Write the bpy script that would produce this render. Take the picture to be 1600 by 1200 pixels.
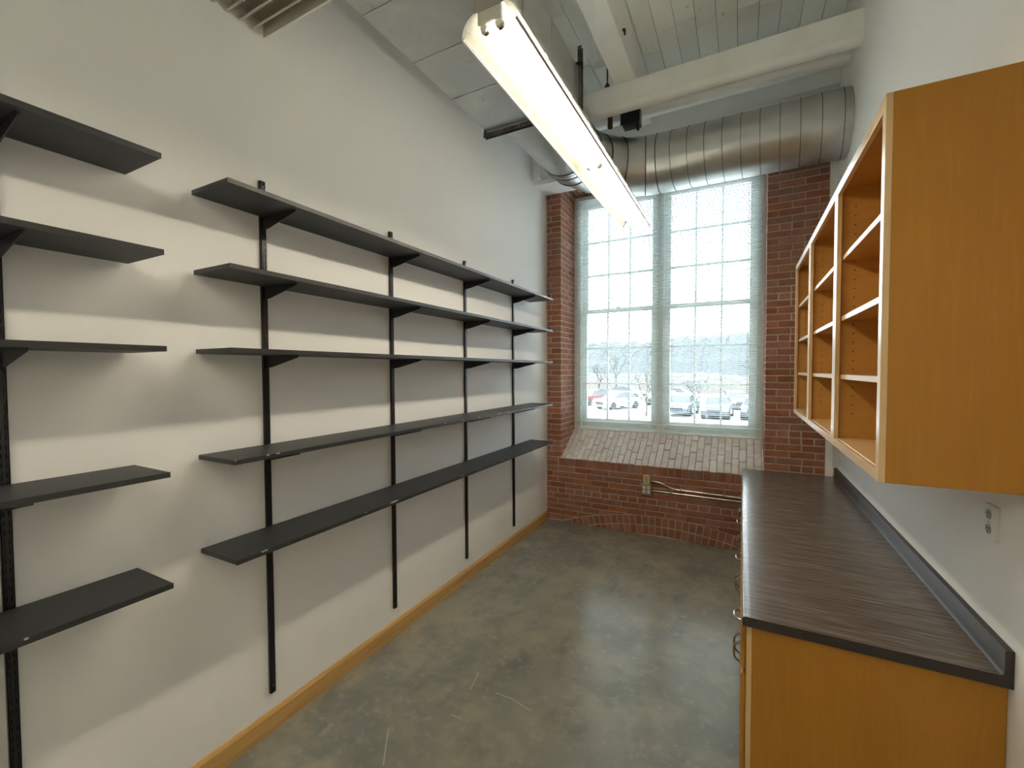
import bpy, bmesh, math, random
from mathutils import Matrix, Vector
for o in list(bpy.data.objects): bpy.data.objects.remove(o)
SC = bpy.context.scene
COL = SC.collection
rnd = random.Random(7)

# ------------------------------------------------------------------ camera
cd = bpy.data.cameras.new('camera'); cam = bpy.data.objects.new('camera', cd); COL.objects.link(cam)
cd.sensor_fit = 'HORIZONTAL'; cd.sensor_width = 36.0; cd.lens = 679.54 / 1600 * 36.0
cd.clip_start = 0.05; cd.clip_end = 2000
_r = Vector((0.88426888, 0.46695732, -0.004406)); _u = Vector((-0.01050003, 0.02931471, 0.99951508)); _f = Vector((-0.46686004, 0.88379382, -0.03082515))
M4 = Matrix.Identity(4)
for i in range(3): M4[i][0] = _r[i]; M4[i][1] = _u[i]; M4[i][2] = -_f[i]
M4.translation = Vector((2.17539, -5.06085, 1.88878))
cam.matrix_world = M4
SC.camera = cam

# ------------------------------------------------------------------ sky (overcast) and exposure
W = bpy.data.worlds.new('overcast_sky'); SC.world = W; W.use_nodes = True
wb = W.node_tree.nodes['Background']; wb.inputs[0].default_value = (0.88, 0.95, 1.0, 1); wb.inputs[1].default_value = 3.6
pl = bpy.data.lights.new('window_portal', 'AREA'); pl.shape = 'RECTANGLE'; pl.size = 2.2; pl.size_y = 3.1; pl.cycles.is_portal = True
po = bpy.data.objects.new('window_portal', pl); COL.objects.link(po); po.location = (1.295, 0.72, 2.63); po.rotation_euler = (math.radians(-90), 0, 0)
vs = SC.view_settings; vs.view_transform = 'Standard'; vs.look = 'None'; vs.exposure = 1.6; vs.gamma = 1.0; vs.use_curve_mapping = False
LAMP = 13.0
SC.cycles.max_bounces = 14; SC.cycles.diffuse_bounces = 9; SC.cycles.transparent_max_bounces = 16

# ------------------------------------------------------------------ materials
MATS = {}
def mat(name, col, rough=0.6, metal=0.0, spec=0.5, noise=None, bump=None, rnoise=None, rand=0.0, coat=0.0, objcol=False):
    """procedural principled material. noise=(scale xyz, colour2, low, high) ; bump=(scale, strength)"""
    m = bpy.data.materials.new(name); m.use_nodes = True; MATS[name] = m
    nt = m.node_tree; b = nt.nodes['Principled BSDF']; L = nt.links
    b.inputs['Roughness'].default_value = rough; b.inputs['Metallic'].default_value = metal
    b.inputs['Specular IOR Level'].default_value = spec; b.inputs['Coat Weight'].default_value = coat
    b.inputs['Coat Roughness'].default_value = 0.15
    tc = nt.nodes.new('ShaderNodeTexCoord')
    def nz(scale, detail=4.0, rough_=0.6):
        mp = nt.nodes.new('ShaderNodeMapping'); L.new(tc.outputs['Object'], mp.inputs[0]); mp.inputs['Scale'].default_value = scale
        if rand:
            oi = nt.nodes.new('ShaderNodeObjectInfo'); vm = nt.nodes.new('ShaderNodeVectorMath'); vm.operation = 'SCALE'
            cx = nt.nodes.new('ShaderNodeCombineXYZ')
            for k in range(3): L.new(oi.outputs['Random'], cx.inputs[k])
            L.new(cx.outputs[0], vm.inputs[0]); vm.inputs['Scale'].default_value = 37.0; L.new(vm.outputs[0], mp.inputs['Location'])
        n = nt.nodes.new('ShaderNodeTexNoise'); n.inputs['Scale'].default_value = 1.0; n.inputs['Detail'].default_value = detail; n.inputs['Roughness'].default_value = rough_
        L.new(mp.outputs[0], n.inputs['Vector']); return n
    cur = nt.nodes.new('ShaderNodeRGB'); cur.outputs[0].default_value = (*col, 1); out = cur.outputs[0]
    if objcol:
        oi = nt.nodes.new('ShaderNodeObjectInfo'); out = oi.outputs['Color']
    for nn in ([noise] if noise and not isinstance(noise, list) else (noise or [])):
        n = nz(nn[0]); r = nt.nodes.new('ShaderNodeMapRange'); r.inputs[1].default_value = nn[2]; r.inputs[2].default_value = nn[3]
        L.new(n.outputs[0], r.inputs[0]); mx = nt.nodes.new('ShaderNodeMix'); mx.data_type = 'RGBA'
        L.new(r.outputs[0], mx.inputs[0]); L.new(out, mx.inputs[6]); mx.inputs[7].default_value = (*nn[1], 1); out = mx.outputs[2]
    if rand:
        oi = nt.nodes.new('ShaderNodeObjectInfo'); hs = nt.nodes.new('ShaderNodeHueSaturation')
        r = nt.nodes.new('ShaderNodeMapRange'); r.inputs[3].default_value = 1 - rand; r.inputs[4].default_value = 1 + rand
        L.new(oi.outputs['Random'], r.inputs[0]); L.new(r.outputs[0], hs.inputs['Value'])
        w = nt.nodes.new('ShaderNodeTexWhiteNoise'); w.noise_dimensions = '1D'; L.new(oi.outputs['Random'], w.inputs['W'])
        r2 = nt.nodes.new('ShaderNodeMapRange'); r2.inputs[3].default_value = 1 - rand; r2.inputs[4].default_value = 1 + rand * 0.6
        L.new(w.outputs['Value'], r2.inputs[0]); L.new(r2.outputs[0], hs.inputs['Saturation']); L.new(out, hs.inputs['Color']); out = hs.outputs[0]
    L.new(out, b.inputs['Base Color'])
    if rnoise:
        n = nz(rnoise[0]); r = nt.nodes.new('ShaderNodeMapRange'); r.inputs[1].default_value = 0.3; r.inputs[2].default_value = 0.7
        r.inputs[3].default_value = rnoise[1]; r.inputs[4].default_value = rnoise[2]; L.new(n.outputs[0], r.inputs[0]); L.new(r.outputs[0], b.inputs['Roughness'])
    if bump:
        n = nz((bump[0],) * 3 if not isinstance(bump[0], tuple) else bump[0]); bp = nt.nodes.new('ShaderNodeBump')
        bp.inputs['Strength'].default_value = bump[1]; bp.inputs['Distance'].default_value = bump[2] if len(bump) > 2 else 0.002
        L.new(n.outputs[0], bp.inputs['Height']); L.new(bp.outputs[0], b.inputs['Normal'])
    return m

mat('wall_paint', (0.855, 0.855, 0.84), 0.75, noise=((1.3, 1.3, 1.3), (0.835, 0.84, 0.83), .35, .7), bump=(160, .12, .001))
mat('white_paint', (0.87, 0.88, 0.86), 0.55, noise=((3, 3, 3), (0.82, 0.82, 0.78), .45, .7), bump=(30, .2, .002))
mat('plank_paint', (0.88, 0.90, 0.88), 0.6, rand=0.05, noise=[((5, 2, 5), (0.84, 0.86, 0.80), .45, .7), ((9, 5, 9), (0.45, 0.38, 0.25), .68, .80)], bump=((25, 6, 25), .25, .003))
mat('brick', (0.35, 0.150, 0.088), 0.85, rand=0.18, noise=[((9, 9, 9), (0.275, 0.117, 0.077), .4, .65), ((40, 40, 40), (0.38, 0.25, 0.19), .66, .8)], bump=(60, .5, .004))
mat('sill_brick', (0.70, 0.67, 0.64), 0.7, rand=0.10, noise=[((12, 12, 12), (0.58, 0.52, 0.48), .45, .7), ((45, 45, 45), (0.76, .74, .71), .6, .8)], bump=(50, .5, .004))
mat('mortar', (0.56, 0.45, 0.36), 0.95, noise=((14, 14, 14), (0.47, 0.37, 0.29), .4, .7), bump=(90, .6, .004))
mat('maple', (0.46, 0.205, 0.022), 0.42, spec=.35, noise=[((9, 9, 1.2), (0.425, 0.185, 0.019), .35, .7), ((70, 70, 5), (0.49, 0.225, 0.027), .5, .75)], coat=.10, bump=((60, 60, 5), .04, .001))
mat('maple_lit', (0.72, 0.50, 0.26), 0.30, spec=.6, noise=[((14, 3, 3), (0.66, 0.43, 0.20), .35, .7)], coat=.5)  # paler copy of maple; window light on the fronts put into the colour
mat('maple_inner', (0.56, 0.29, 0.060), 0.42, noise=[((5, 5, 22), (0.51, 0.25, 0.048), .35, .7)], coat=.12)
mat('oak_base', (0.62, 0.38, 0.13), 0.42, noise=[((40, 2.0, 40), (0.50, 0.28, 0.085), .4, .7)], coat=.2)
mat('black_board', (0.024, 0.0255, 0.0265), 0.48, spec=.45, noise=[((180, 180, 180), (0.05, 0.05, 0.05), .55, .8), ((6, 3, 6), (0.032, .033, .034), .4, .7)], bump=(300, .12, .0005))
mat('black_edge', (0.032, 0.032, 0.032), 0.4, noise=((25, 60, 25), (0.07, .068, .062), .62, .75))
mat('black_metal', (0.012, 0.012, 0.013), 0.33, spec=.6, noise=((60, 60, 30), (0.03, .03, .03), .6, .75))
mat('dark_slot', (0.004, 0.004, 0.004), 0.8)
mat('chip_wood', (0.55, 0.50, 0.42), 0.8, noise=((80, 80, 80), (0.4, .33, .25), .4, .6))
mat('laminate', (0.125, 0.100, 0.079), 0.25, spec=.6, noise=[((6, 190, 6), (0.27, 0.225, 0.19), .50, .70), ((3, 60, 3), (0.090, 0.071, 0.057), .48, .62)], rnoise=((6, 40, 6), .19, .265), bump=((20, 260, 20), .02, .0004))
mat('laminate_edge', (0.040, 0.033, 0.028), 0.42, spec=.35, noise=((40, 40, 120), (0.07, .058, .05), .55, .75))
mat('galvanized', (0.60, 0.61, 0.61), 0.36, metal=1.0, noise=[((5, 4, 5), (0.52, 0.52, 0.51), .4, .65)], rnoise=((4, 4, 4), .30, .42), bump=(4, .04, .01))
mat('galvanized_plate', (0.52, 0.53, 0.52), 0.40, metal=1.0, noise=[((3, 3, 3), (0.60, 0.60, 0.58), .45, .65), ((16, 16, 16), (.42, .42, .40), .64, .72)], rnoise=((2, 2, 2), .32, .48), bump=(2, .06, .01))
mat('steel_angle', (0.20, 0.19, 0.175), 0.45, metal=.9, noise=((14, 14, 14), (.10, .09, .08), .45, .65))
mat('seam_metal', (0.10, 0.10, 0.10), 0.5, metal=.9)
mat('fixture_white', (0.82, 0.80, 0.73), 0.35)
mat('fixture_shade_grey', (0.42, 0.40, 0.36), 0.4)  # grey lip metal, and the white housing with its shade put into the colour
mat('socket_white', (0.75, 0.74, 0.68), 0.4)
mat('sash_paint', (0.72, 0.75, 0.73), 0.45, noise=((6, 6, 6), (.66, .69, .67), .4, .7), bump=(40, .1, .001))
mat('blind_slat', (0.86, 0.90, 0.89), 0.45)
mat('ivory_plastic', (0.58, 0.47, 0.25), 0.4)
mat('white_plastic', (0.70, 0.70, 0.67), 0.3)
mat('grey_plastic', (0.30, 0.29, 0.27), 0.4)
mat('box_steel', (0.36, 0.33, 0.27), 0.42, metal=.7)
mat('conduit_steel', (0.62, 0.58, 0.52), 0.25, metal=1.0)
mat('handle_metal', (0.45, 0.43, 0.40), 0.22, metal=1.0)
mat('rust', (0.10, 0.055, 0.03), 0.85, noise=((90, 90, 90), (0.05, .03, .02), .4, .6))
mat('dull_grey', (0.22, 0.21, 0.19), 0.7)  # plain dark grey for the ceiling slab and the lamp post
mat('grille_paint', (0.55, 0.52, 0.44), 0.6)
mat('asphalt', (0.32, 0.325, 0.325), 0.9, noise=((.4, .4, .4), (0.37, .37, .37), .4, .7))
mat('brush', (0.078, 0.067, 0.059), 0.95, noise=((.5, .5, .5), (0.065, .057, .052), .4, .7))
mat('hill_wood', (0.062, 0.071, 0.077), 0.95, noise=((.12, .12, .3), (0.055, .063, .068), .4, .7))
mat('bark', (0.035, 0.03, 0.026), 0.9, noise=((9, 9, 3), (.025, .022, .02), .4, .7))
mat('car_paint', (0.3, 0.3, 0.3), 0.25, objcol=True, coat=.6)
mat('car_glass', (0.03, 0.04, 0.05), 0.08)
mat('tyre', (0.02, 0.02, 0.02), 0.8)
mat('car_lamp', (0.75, 0.75, 0.72), 0.15)
# polished concrete
def concrete():
    m = mat('concrete', (0.30, 0.288, 0.235), 0.25, spec=.55, noise=[((.8, .8, .8), (0.195, 0.20, 0.18), .35, .65), ((2.6, 3.4, 2.6), (0.34, 0.318, 0.245), .46, .72), ((5, 3, 5), (0.17, 0.168, 0.148), .50, .8), ((16, 16, 16), (.38, .355, .295), .55, .9)],
            rnoise=((2.3, 2.3, 2.3), .17, .262), bump=(2.5, .02, .01))
    nt = m.node_tree; L = nt.links; b = nt.nodes['Principled BSDF']
    geo = nt.nodes.new('ShaderNodeNewGeometry'); src = b.inputs['Base Color'].links[0].from_socket
    # a few scratches: thin pale marks with their own shape
    for (ax, ay, bx, by) in SCR:
        sx = nt.nodes.new('ShaderNodeSeparateXYZ'); L.new(geo.outputs['Position'], sx.inputs[0])
        dx, dy = bx - ax, by - ay; ln = math.hypot(dx, dy); ux, uy = dx / ln, dy / ln
        def lin(cx, cy, c):
            a = nt.nodes.new('ShaderNodeMath'); a.operation = 'MULTIPLY_ADD'; L.new(sx.outputs[0], a.inputs[0]); a.inputs[1].default_value = cx; a.inputs[2].default_value = c
            d = nt.nodes.new('ShaderNodeMath'); d.operation = 'MULTIPLY_ADD'; L.new(sx.outputs[1], d.inputs[0]); d.inputs[1].default_value = cy; L.new(a.outputs[0], d.inputs[2]); 
            e = nt.nodes.new('ShaderNodeMath'); e.operation = 'ABSOLUTE'; L.new(d.outputs[0], e.inputs[0]); return e
        perp = lin(-uy, ux, uy * ax - ux * ay); along = lin(ux, uy, -(ux * (ax + bx) / 2 + uy * (ay + by) / 2))
        c1 = nt.nodes.new('ShaderNodeMath'); c1.operation = 'LESS_THAN'; L.new(perp.outputs[0], c1.inputs[0]); c1.inputs[1].default_value = .003
        c2 = nt.nodes.new('ShaderNodeMath'); c2.operation = 'LESS_THAN'; L.new(along.outputs[0], c2.inputs[0]); c2.inputs[1].default_value = ln / 2
        c3 = nt.nodes.new('ShaderNodeMath'); c3.operation = 'MULTIPLY'; L.new(c1.outputs[0], c3.inputs[0]); L.new(c2.outputs[0], c3.inputs[1])
        c4 = nt.nodes.new('ShaderNodeMath'); c4.operation = 'MULTIPLY'; L.new(c3.outputs[0], c4.inputs[0]); c4.inputs[1].default_value = .6
        mx = nt.nodes.new('ShaderNodeMix'); mx.data_type = 'RGBA'; L.new(c4.outputs[0], mx.inputs[0]); L.new(src, mx.inputs[6]); mx.inputs[7].default_value = (.55, .52, .45, 1); src = mx.outputs[2]
    L.new(src, b.inputs['Base Color'])
SCR = [(0.773, -2.954, 0.739, -2.805), (0.916, -2.903, 1.026, -2.902), (1.026, -2.902, 1.162, -2.931), (0.542, -3.386, 0.674, -3.558), (0.784, -3.159, 0.852, -3.153)]
concrete()
# glass pane: clear with a Fresnel reflection
def glass():
    m = bpy.data.materials.new('pane_glass'); m.use_nodes = True; MATS['pane_glass'] = m
    nt = m.node_tree; nt.nodes.remove(nt.nodes['Principled BSDF']); out = nt.nodes['Material Output']
    t = nt.nodes.new('ShaderNodeBsdfTransparent'); t.inputs[0].default_value = (.95, .97, .97, 1); g = nt.nodes.new('ShaderNodeBsdfGlossy'); g.inputs['Roughness'].default_value = .02
    f = nt.nodes.new('ShaderNodeFresnel'); f.inputs[0].default_value = 1.25; mx = nt.nodes.new('ShaderNodeMixShader')
    nt.links.new(f.outputs[0], mx.inputs[0]); nt.links.new(t.outputs[0], mx.inputs[1]); nt.links.new(g.outputs[0], mx.inputs[2]); nt.links.new(mx.outputs[0], out.inputs[0])
    m2 = bpy.data.materials.new('fluorescent_tube'); m2.use_nodes = True; MATS['tube'] = m2; nt = m2.node_tree; b = nt.nodes['Principled BSDF']
    b.inputs['Base Color'].default_value = (.9, .9, .85, 1); b.inputs['Emission Color'].default_value = (1.0, 0.885, 0.70, 1); b.inputs['Emission Strength'].default_value = LAMP
    m3 = bpy.data.materials.new('reflector_white'); m3.use_nodes = True; MATS['reflector'] = m3; nt = m3.node_tree; b = nt.nodes['Principled BSDF']
    b.inputs['Base Color'].default_value = (.40, .385, .32, 1); b.inputs['Roughness'].default_value = .5
    tr = nt.nodes.new('ShaderNodeBsdfTranslucent'); tr.inputs[0].default_value = (.86, .90, .90, 1); mx = nt.nodes.new('ShaderNodeMixShader'); mx.inputs[0].default_value = .84  # high, cool transmission set so the uplight fills the room like daylight
    nt.links.new(b.outputs[0], mx.inputs[1]); nt.links.new(tr.outputs[0], mx.inputs[2]); nt.links.new(mx.outputs[0], nt.nodes['Material Output'].inputs[0])
glass()
def vinyl():
    nt = MATS['blind_slat'].node_tree; b = nt.nodes['Principled BSDF']
    tr = nt.nodes.new('ShaderNodeBsdfTranslucent'); tr.inputs[0].default_value = (.80, .86, .85, 1); mx = nt.nodes.new('ShaderNodeMixShader'); mx.inputs[0].default_value = .35
    nt.links.new(b.outputs[0], mx.inputs[1]); nt.links.new(tr.outputs[0], mx.inputs[2]); nt.links.new(mx.outputs[0], nt.nodes['Material Output'].inputs[0])
vinyl()

# ------------------------------------------------------------------ mesh helpers
class MB:
    def __init__(s): s.v = []; s.f = []
    def add(s, vs, fs):
        n = len(s.v); s.v += [tuple(p) for p in vs]; s.f += [tuple(i + n for i in f) for f in fs]; return s
    def box(s, a, b):
        x0, y0, z0 = [min(p, q) for p, q in zip(a, b)]; x1, y1, z1 = [max(p, q) for p, q in zip(a, b)]
        return s.add([(x0, y0, z0), (x1, y0, z0), (x1, y1, z0), (x0, y1, z0), (x0, y0, z1), (x1, y0, z1), (x1, y1, z1), (x0, y1, z1)],
                     [(0, 3, 2, 1), (4, 5, 6, 7), (0, 1, 5, 4), (1, 2, 6, 5), (2, 3, 7, 6), (3, 0, 4, 7)])
    def prism(s, prof, axis, a, b):
        """closed 2-D profile extruded along axis; profile is in the other two axes in order (x,y,z minus axis)"""
        def P(p, t):
            q = list(p); q.insert('xyz'.index(axis), t); return tuple(q)
        n = len(prof)
        return s.add([P(p, a) for p in prof] + [P(p, b) for p in prof],
                     [tuple(range(n))[::-1], tuple(range(n, 2 * n))] + [(i, (i + 1) % n, n + (i + 1) % n, n + i) for i in range(n)])
    def loft(s, rings, cap=True):
        n = len(rings[0]); vs = [p for r in rings for p in r]
        fs = [(k * n + i, k * n + (i + 1) % n, (k + 1) * n + (i + 1) % n, (k + 1) * n + i) for k in range(len(rings) - 1) for i in range(n)]
        if cap: fs += [tuple(range(n))[::-1], tuple(range((len(rings) - 1) * n, len(rings) * n))]
        return s.add(vs, fs)
    def tube(s, pts, r, n=10, cap=True):
        pts = [Vector(p) for p in pts]; rs = r if isinstance(r, (list, tuple)) else [r] * len(pts); rings = []; up = None
        for i, p in enumerate(pts):
            t = (pts[min(i + 1, len(pts) - 1)] - pts[max(i - 1, 0)]).normalized()
            if up is None: up = Vector((0, 0, 1)) if abs(t.z) < .9 else Vector((1, 0, 0))
            a = t.cross(up).normalized(); b2 = a.cross(t).normalized(); up = b2
            rings.append([p + (a * math.cos(2 * math.pi * k / n) + b2 * math.sin(2 * math.pi * k / n)) * rs[i] for k in range(n)])
        return s.loft(rings, cap)
    def mesh(s, name, off=(0, 0, 0)):
        me = bpy.data.meshes.new(name); me.from_pydata([tuple(p[i] - off[i] for i in range(3)) for p in s.v], [], s.f)
        bm = bmesh.new(); bm.from_mesh(me); bmesh.ops.recalc_face_normals(bm, faces=bm.faces); bm.to_mesh(me); bm.free(); return me
def wloc(o):
    v = Vector((0, 0, 0))
    while o: v += o.location; o = o.parent
    return v
def obj(name, mb, material, parent=None, bevel=0, smooth=False, seg=2):
    off = wloc(parent) if parent else Vector((0, 0, 0))
    if parent is None:
        xs = list(zip(*mb.v)); off = Vector(((min(xs[0]) + max(xs[0])) / 2, (min(xs[1]) + max(xs[1])) / 2, min(xs[2])))
    me = mb.mesh(name, off); me.materials.append(MATS[material])
    o = bpy.data.objects.new(name, me); COL.objects.link(o)
    if parent: o.parent = parent
    else: o.location = off
    if smooth:
        me.shade_smooth(); me.set_sharp_from_angle(angle=math.radians(35))
    if bevel:
        m = o.modifiers.new('bevel', 'BEVEL'); m.width = bevel; m.segments = seg; m.limit_method = 'ANGLE'
    return o
def inst(name, me, loc, parent, rot=(0, 0, 0), scale=(1, 1, 1)):
    o = bpy.data.objects.new(name, me); COL.objects.link(o); o.parent = parent
    o.location = Vector(loc) - (wloc(parent) if parent else Vector((0, 0, 0))); o.rotation_euler = rot; o.scale = scale; return o
def tag(o, label, cat=None, group=None, kind=None):
    o['label'] = label
    if cat: o['category'] = cat
    if group: o['group'] = group
    if kind: o['kind'] = kind
    return o
def thing(name, label, cat, loc, group=None):
    o = bpy.data.objects.new(name, None); COL.objects.link(o); o.location = loc; o.empty_display_size = .1
    return tag(o, label, cat, group)
def struct(name, mb, material, label, **k):
    o = obj(name, mb, material, **k); o['kind'] = 'structure'; o['label'] = label; return o
def box(a, b): return MB().box(a, b)

RW = 2.945; YB = -8.2; ZC = 4.95; YW = 0.5
# ------------------------------------------------------------------ room shell
struct('floor', box((-0.15, YB - .15, -0.2), (RW + .15, 0.02, 0)), 'concrete', 'polished grey concrete floor with scuffs and scratches')
struct('wall_left', box((-0.15, YB, 0), (0, 0.62, ZC + .1)), 'wall_paint', 'tall painted drywall wall that carries the black shelves')
struct('wall_right', box((RW, YB, 0), (RW + .15, 0.62, ZC + .1)), 'wall_paint', 'painted drywall wall behind the maple cabinets')
struct('wall_back', box((-0.15, YB - .15, 0), (RW + .15, YB, ZC + .1)), 'wall_paint', 'plain painted wall at the far back of the room')
ceil = struct('ceiling', box((-0.15, YB - .15, ZC + .03), (RW + .15, 0.65, ZC + .13)), 'dull_grey', 'white painted plank ceiling between timber beams')
# ceiling planks, each its own board
PW = 0.163
k = 0; x = 1.297 - 8 * PW
pm = {}
while x < RW - .001:
    x1 = min(x + PW, RW) - .004; x0 = max(x, 0)
    cuts = [YB] + sorted([-3.2 + rnd.uniform(-.5, .3), rnd.uniform(-1.9, -1.2), rnd.uniform(-.9, -.5)]) + [0.5]
    if rnd.random() < .45: cuts.pop(2)
    for c0, c1 in zip(cuts[:-1], cuts[1:]):
        dz = rnd.uniform(0, .006)
        obj('plank', box((x0, c0 + .002, ZC - dz), (x1, c1 - .002, ZC + .03)), 'plank_paint', ceil, bevel=.002, seg=1)
    x += PW

# baseboard
bp = [(0, 0), (.016, 0), (.016, .092), (.011, .100), (.006, .108), (0, .110)]
struct('baseboard_left', MB().prism(bp, 'y', -8.2, -.005), 'oak_base', 'honey coloured wooden baseboard along the shelf wall', smooth=False)

# ------------------------------------------------------------------ brick window wall
wall = MB()
JO = .006   # mortar recess
wall.box((0, JO, 0), (RW, .60, .70))                       # apron core
wall.box((0, .007, .70), (.19 - JO, .60, 4.25))             # left pier core
wall.box((2.385 + JO, .007, .70), (RW, .60, 4.25))          # right pier core
wall.box((0, JO, 4.165), (RW, .60, 4.27))                  # head core
wall.prism([(JO + .01, .70), (.60, .70), (.60, 1.13), (.50, 1.10), (JO + .01, .785)], 'x', .18, 2.40)
ww = struct('wall_window', wall, 'mortar', 'red brick end wall with a deep window recess')
obj('plaster_strip', box((2.892, -.012, 0), (RW, .03, 4.2)), 'wall_paint', ww)
obj('upper_plaster', box((0, -.03, 4.27), (RW, .62, ZC + .03)), 'white_paint', ww)
obj('header_board', box((0, -.11, 4.48), (RW, -.03, ZC)), 'white_paint', ww, bevel=.006)
apron = obj('apron', box((0.01, .05, 0.01), (2.88, .1, .69)), 'mortar', ww)
lp = obj('window_pier', box((0.01, .06, .80), (.15, .30, 4.15)), 'mortar', ww)
rp = obj('window_pier', box((2.43, .06, .80), (2.87, .30, 4.15)), 'mortar', ww)
sill = obj('sloping_sill', MB().prism([(.06, .74), (.50, .98), (.50, .8)], 'x', .22, 2.35), 'mortar', ww)
head = obj('window_head', box((.2, .03, 4.19), (2.37, .5, 4.24)), 'mortar', ww)
BM = {}
def bmesh_brick(l, d, h, m='brick'):
    """brick centred at origin: l along x, d along y, h along z (bevelled)"""
    key = (round(l, 2), round(d, 2), round(h, 3), m)
    if key not in BM:
        me = bpy.data.meshes.new('brick'); bm = bmesh.new(); bmesh.ops.create_cube(bm, size=1)
        for v in bm.verts: v.co.x *= l; v.co.y *= d; v.co.z *= h
        bmesh.ops.bevel(bm, geom=list(bm.edges), offset=.004, segments=1, affect='EDGES'); bm.to_mesh(me); bm.free(); me.materials.append(MATS[m]); BM[key] = me
    return BM[key]
def brick(par, a, b, m='brick', jit=.002):
    s = [b[i] - a[i] for i in range(3)]; c = [(a[i] + b[i]) / 2 for i in range(3)]
    me = bmesh_brick(*s, m)
    c[1] += rnd.uniform(-jit, jit)
    o = inst('brick', me, c, par, (rnd.uniform(-.006, .006), rnd.uniform(-.006, .006), 0))
    q = [round(s[0], 2), round(s[1], 2), round(s[2], 3)]
    o.scale = [s[i] / q[i] for i in range(3)]
    return o
P_ = .068; J = .010
ACX, ACZ, AR = 1.40, .225, 3.31
def arch_z(x): return ACZ - (x - ACX) ** 2 / (2 * AR)
# apron courses (top course of rowlocks, running bond below, one header course, relieving arch at the floor)
zt = .69; c = 0
while zt > .02:
    z1 = zt; z0 = max(zt - (P_ - J), .004); hdr = (c == 4)
    step = .108 if hdr else .2145
    x = -rnd.choice([.02, .06]) - (step / 2 if c % 2 else 0)
    while x < 2.885:
        a, b_ = max(x, .003), min(x + step - J, 2.888); x += step + rnd.uniform(-.004, .004)
        if b_ - a < .03: continue
        zm = (z0 + z1) / 2
        if b_ > .2 and a < 2.6:                             # bricks that meet the arch are cut to it
            xs_ = [a + (b_ - a) * q / 6 for q in range(7)]; lo = [max(z0, arch_z(q) + .008) for q in xs_]
            if min(lo) > z0 + .0005 or max(lo) > z0 + .0005:
                keep = [(q, w_) for q, w_ in zip(xs_, lo) if w_ < z1 - .006]
                if len(keep) < 2: continue
                pr_ = [(q, w_) for q, w_ in keep] + [(keep[-1][0], z1), (keep[0][0], z1)]
                dy = rnd.uniform(-.002, .002)
                obj('brick', MB().prism(pr_, 'y', dy, .09), 'brick', apron); continue
        brick(apron, (a, 0, z0), (b_, .09, z1))
    zt -= P_; c += 1
for ring in range(2):
    rr = AR - ring * .108
    th = -.365
    while th < .365:
        xx = ACX + (rr - .05) * math.sin(th); zz = ACZ - AR + (rr - .05) * math.cos(th)
        if zz > -.04 and .13 < xx < 2.68:
            inst('brick', bmesh_brick(.062, .09, .096), (xx, .045 + rnd.uniform(-.002, .002), zz), apron, (0, th, 0))
        th += .073 / AR * 1.0
# rowlock course along the sill front
x = .158
while x < 2.39:
    brick(apron, (x, 0.0, .702), (min(x + .062, 2.41), .11, .797), jit=.004); x += .0725
x = .003
brick(apron, (x, 0, .70), (.145, .09, .758)); brick(apron, (.003, 0, .768), (.145, .09, .80))
for a, b_ in ((2.42, 2.62), (2.63, 2.83), (2.84, 2.888)): brick(apron, (a, 0, .70), (b_, .09, .758))
# left pier front + reveal, right pier front + reveal
z = .812; c = 0
while z + .058 < 4.17:
    z1 = z + P_ - J; e = rnd.uniform(-.004, .004)
    if c % 2 == 0:
        brick(lp, (.003, 0, z), (.19, .095, z1))
        for a, b_ in ((.105, .30), (.31, .498)): brick(lp, (.09, a + e, z), (.19, b_, z1), jit=0)
    else:
        brick(lp, (.003, 0, z), (.055 + e, .095, z1)); brick(lp, (.065 + e, 0, z), (.19, .20, z1))
        for a, b_ in ((.21, .40), (.41, .498)): brick(lp, (.09, a, z), (.19, b_, z1), jit=0)
    # right
    def run(x0, first, lens):
        x = x0; i = 0
        L_ = [first] + lens
        while x < 2.885:
            l = L_[i] if i < len(L_) else .2045
            b2 = min(x + l, 2.889)
            if b2 - x > .025: brick(rp, (x, 0, z), (b2, .20 if (i == 0 and c % 2 == 0) else .095, z1))
            x += l + J; i += 1
    run(2.387, .095 + e if c % 2 == 0 else .2045 + e, [.2045] if rnd.random() < .8 else [.095, .095])
    if c % 2 == 0:
        for a, b_ in ((.21, .40), (.41, .498)): brick(rp, (2.387, a, z), (2.487, b_, z1), jit=0)
    else:
        for a, b_ in ((.105, .30), (.31, .498)): brick(rp, (2.387, a, z), (2.487, b_, z1), jit=0)
    z += P_; c += 1
# sill bricks on the slope
sl = math.atan2(1.11 - .80, YW - 0.0); SL = math.hypot(.31, .5)
x = .175; c = 0
while x < 2.39:
    w_ = .066; s = [0, .09, .15, .04][c % 4] + rnd.uniform(-.01, .01)
    cuts = [0.0] + [q for q in (s, s + .2, s + .4, s + .6) if .05 < q < SL - .05] + [SL]
    for a, b_ in zip(cuts[:-1], cuts[1:]):
        m_ = (a + b_) / 2; dz = rnd.uniform(-.005, .003)
        l = b_ - a - .006
        me = bmesh_brick(w_, l, .06, 'sill_brick')
        o = inst('brick', me, (x + w_ / 2, m_ * math.cos(sl) + .03 * math.sin(sl), .80 + m_ * math.sin(sl) - .03 * math.cos(sl) + dz), sill, (sl + rnd.uniform(-.01, .01), rnd.uniform(-.02, .02), 0))
        o.scale.y = l / round(l, 2)
    x += w_ + .005; c += 1
# soffit headers over the window
x = .20
while x < 2.37:
    for a, b_ in ((.0, .19), (.20, .39), (.40, .498)): brick(head, (x, a, 4.16), (x + .058, b_, 4.255), jit=0)
    x += .068

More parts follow.
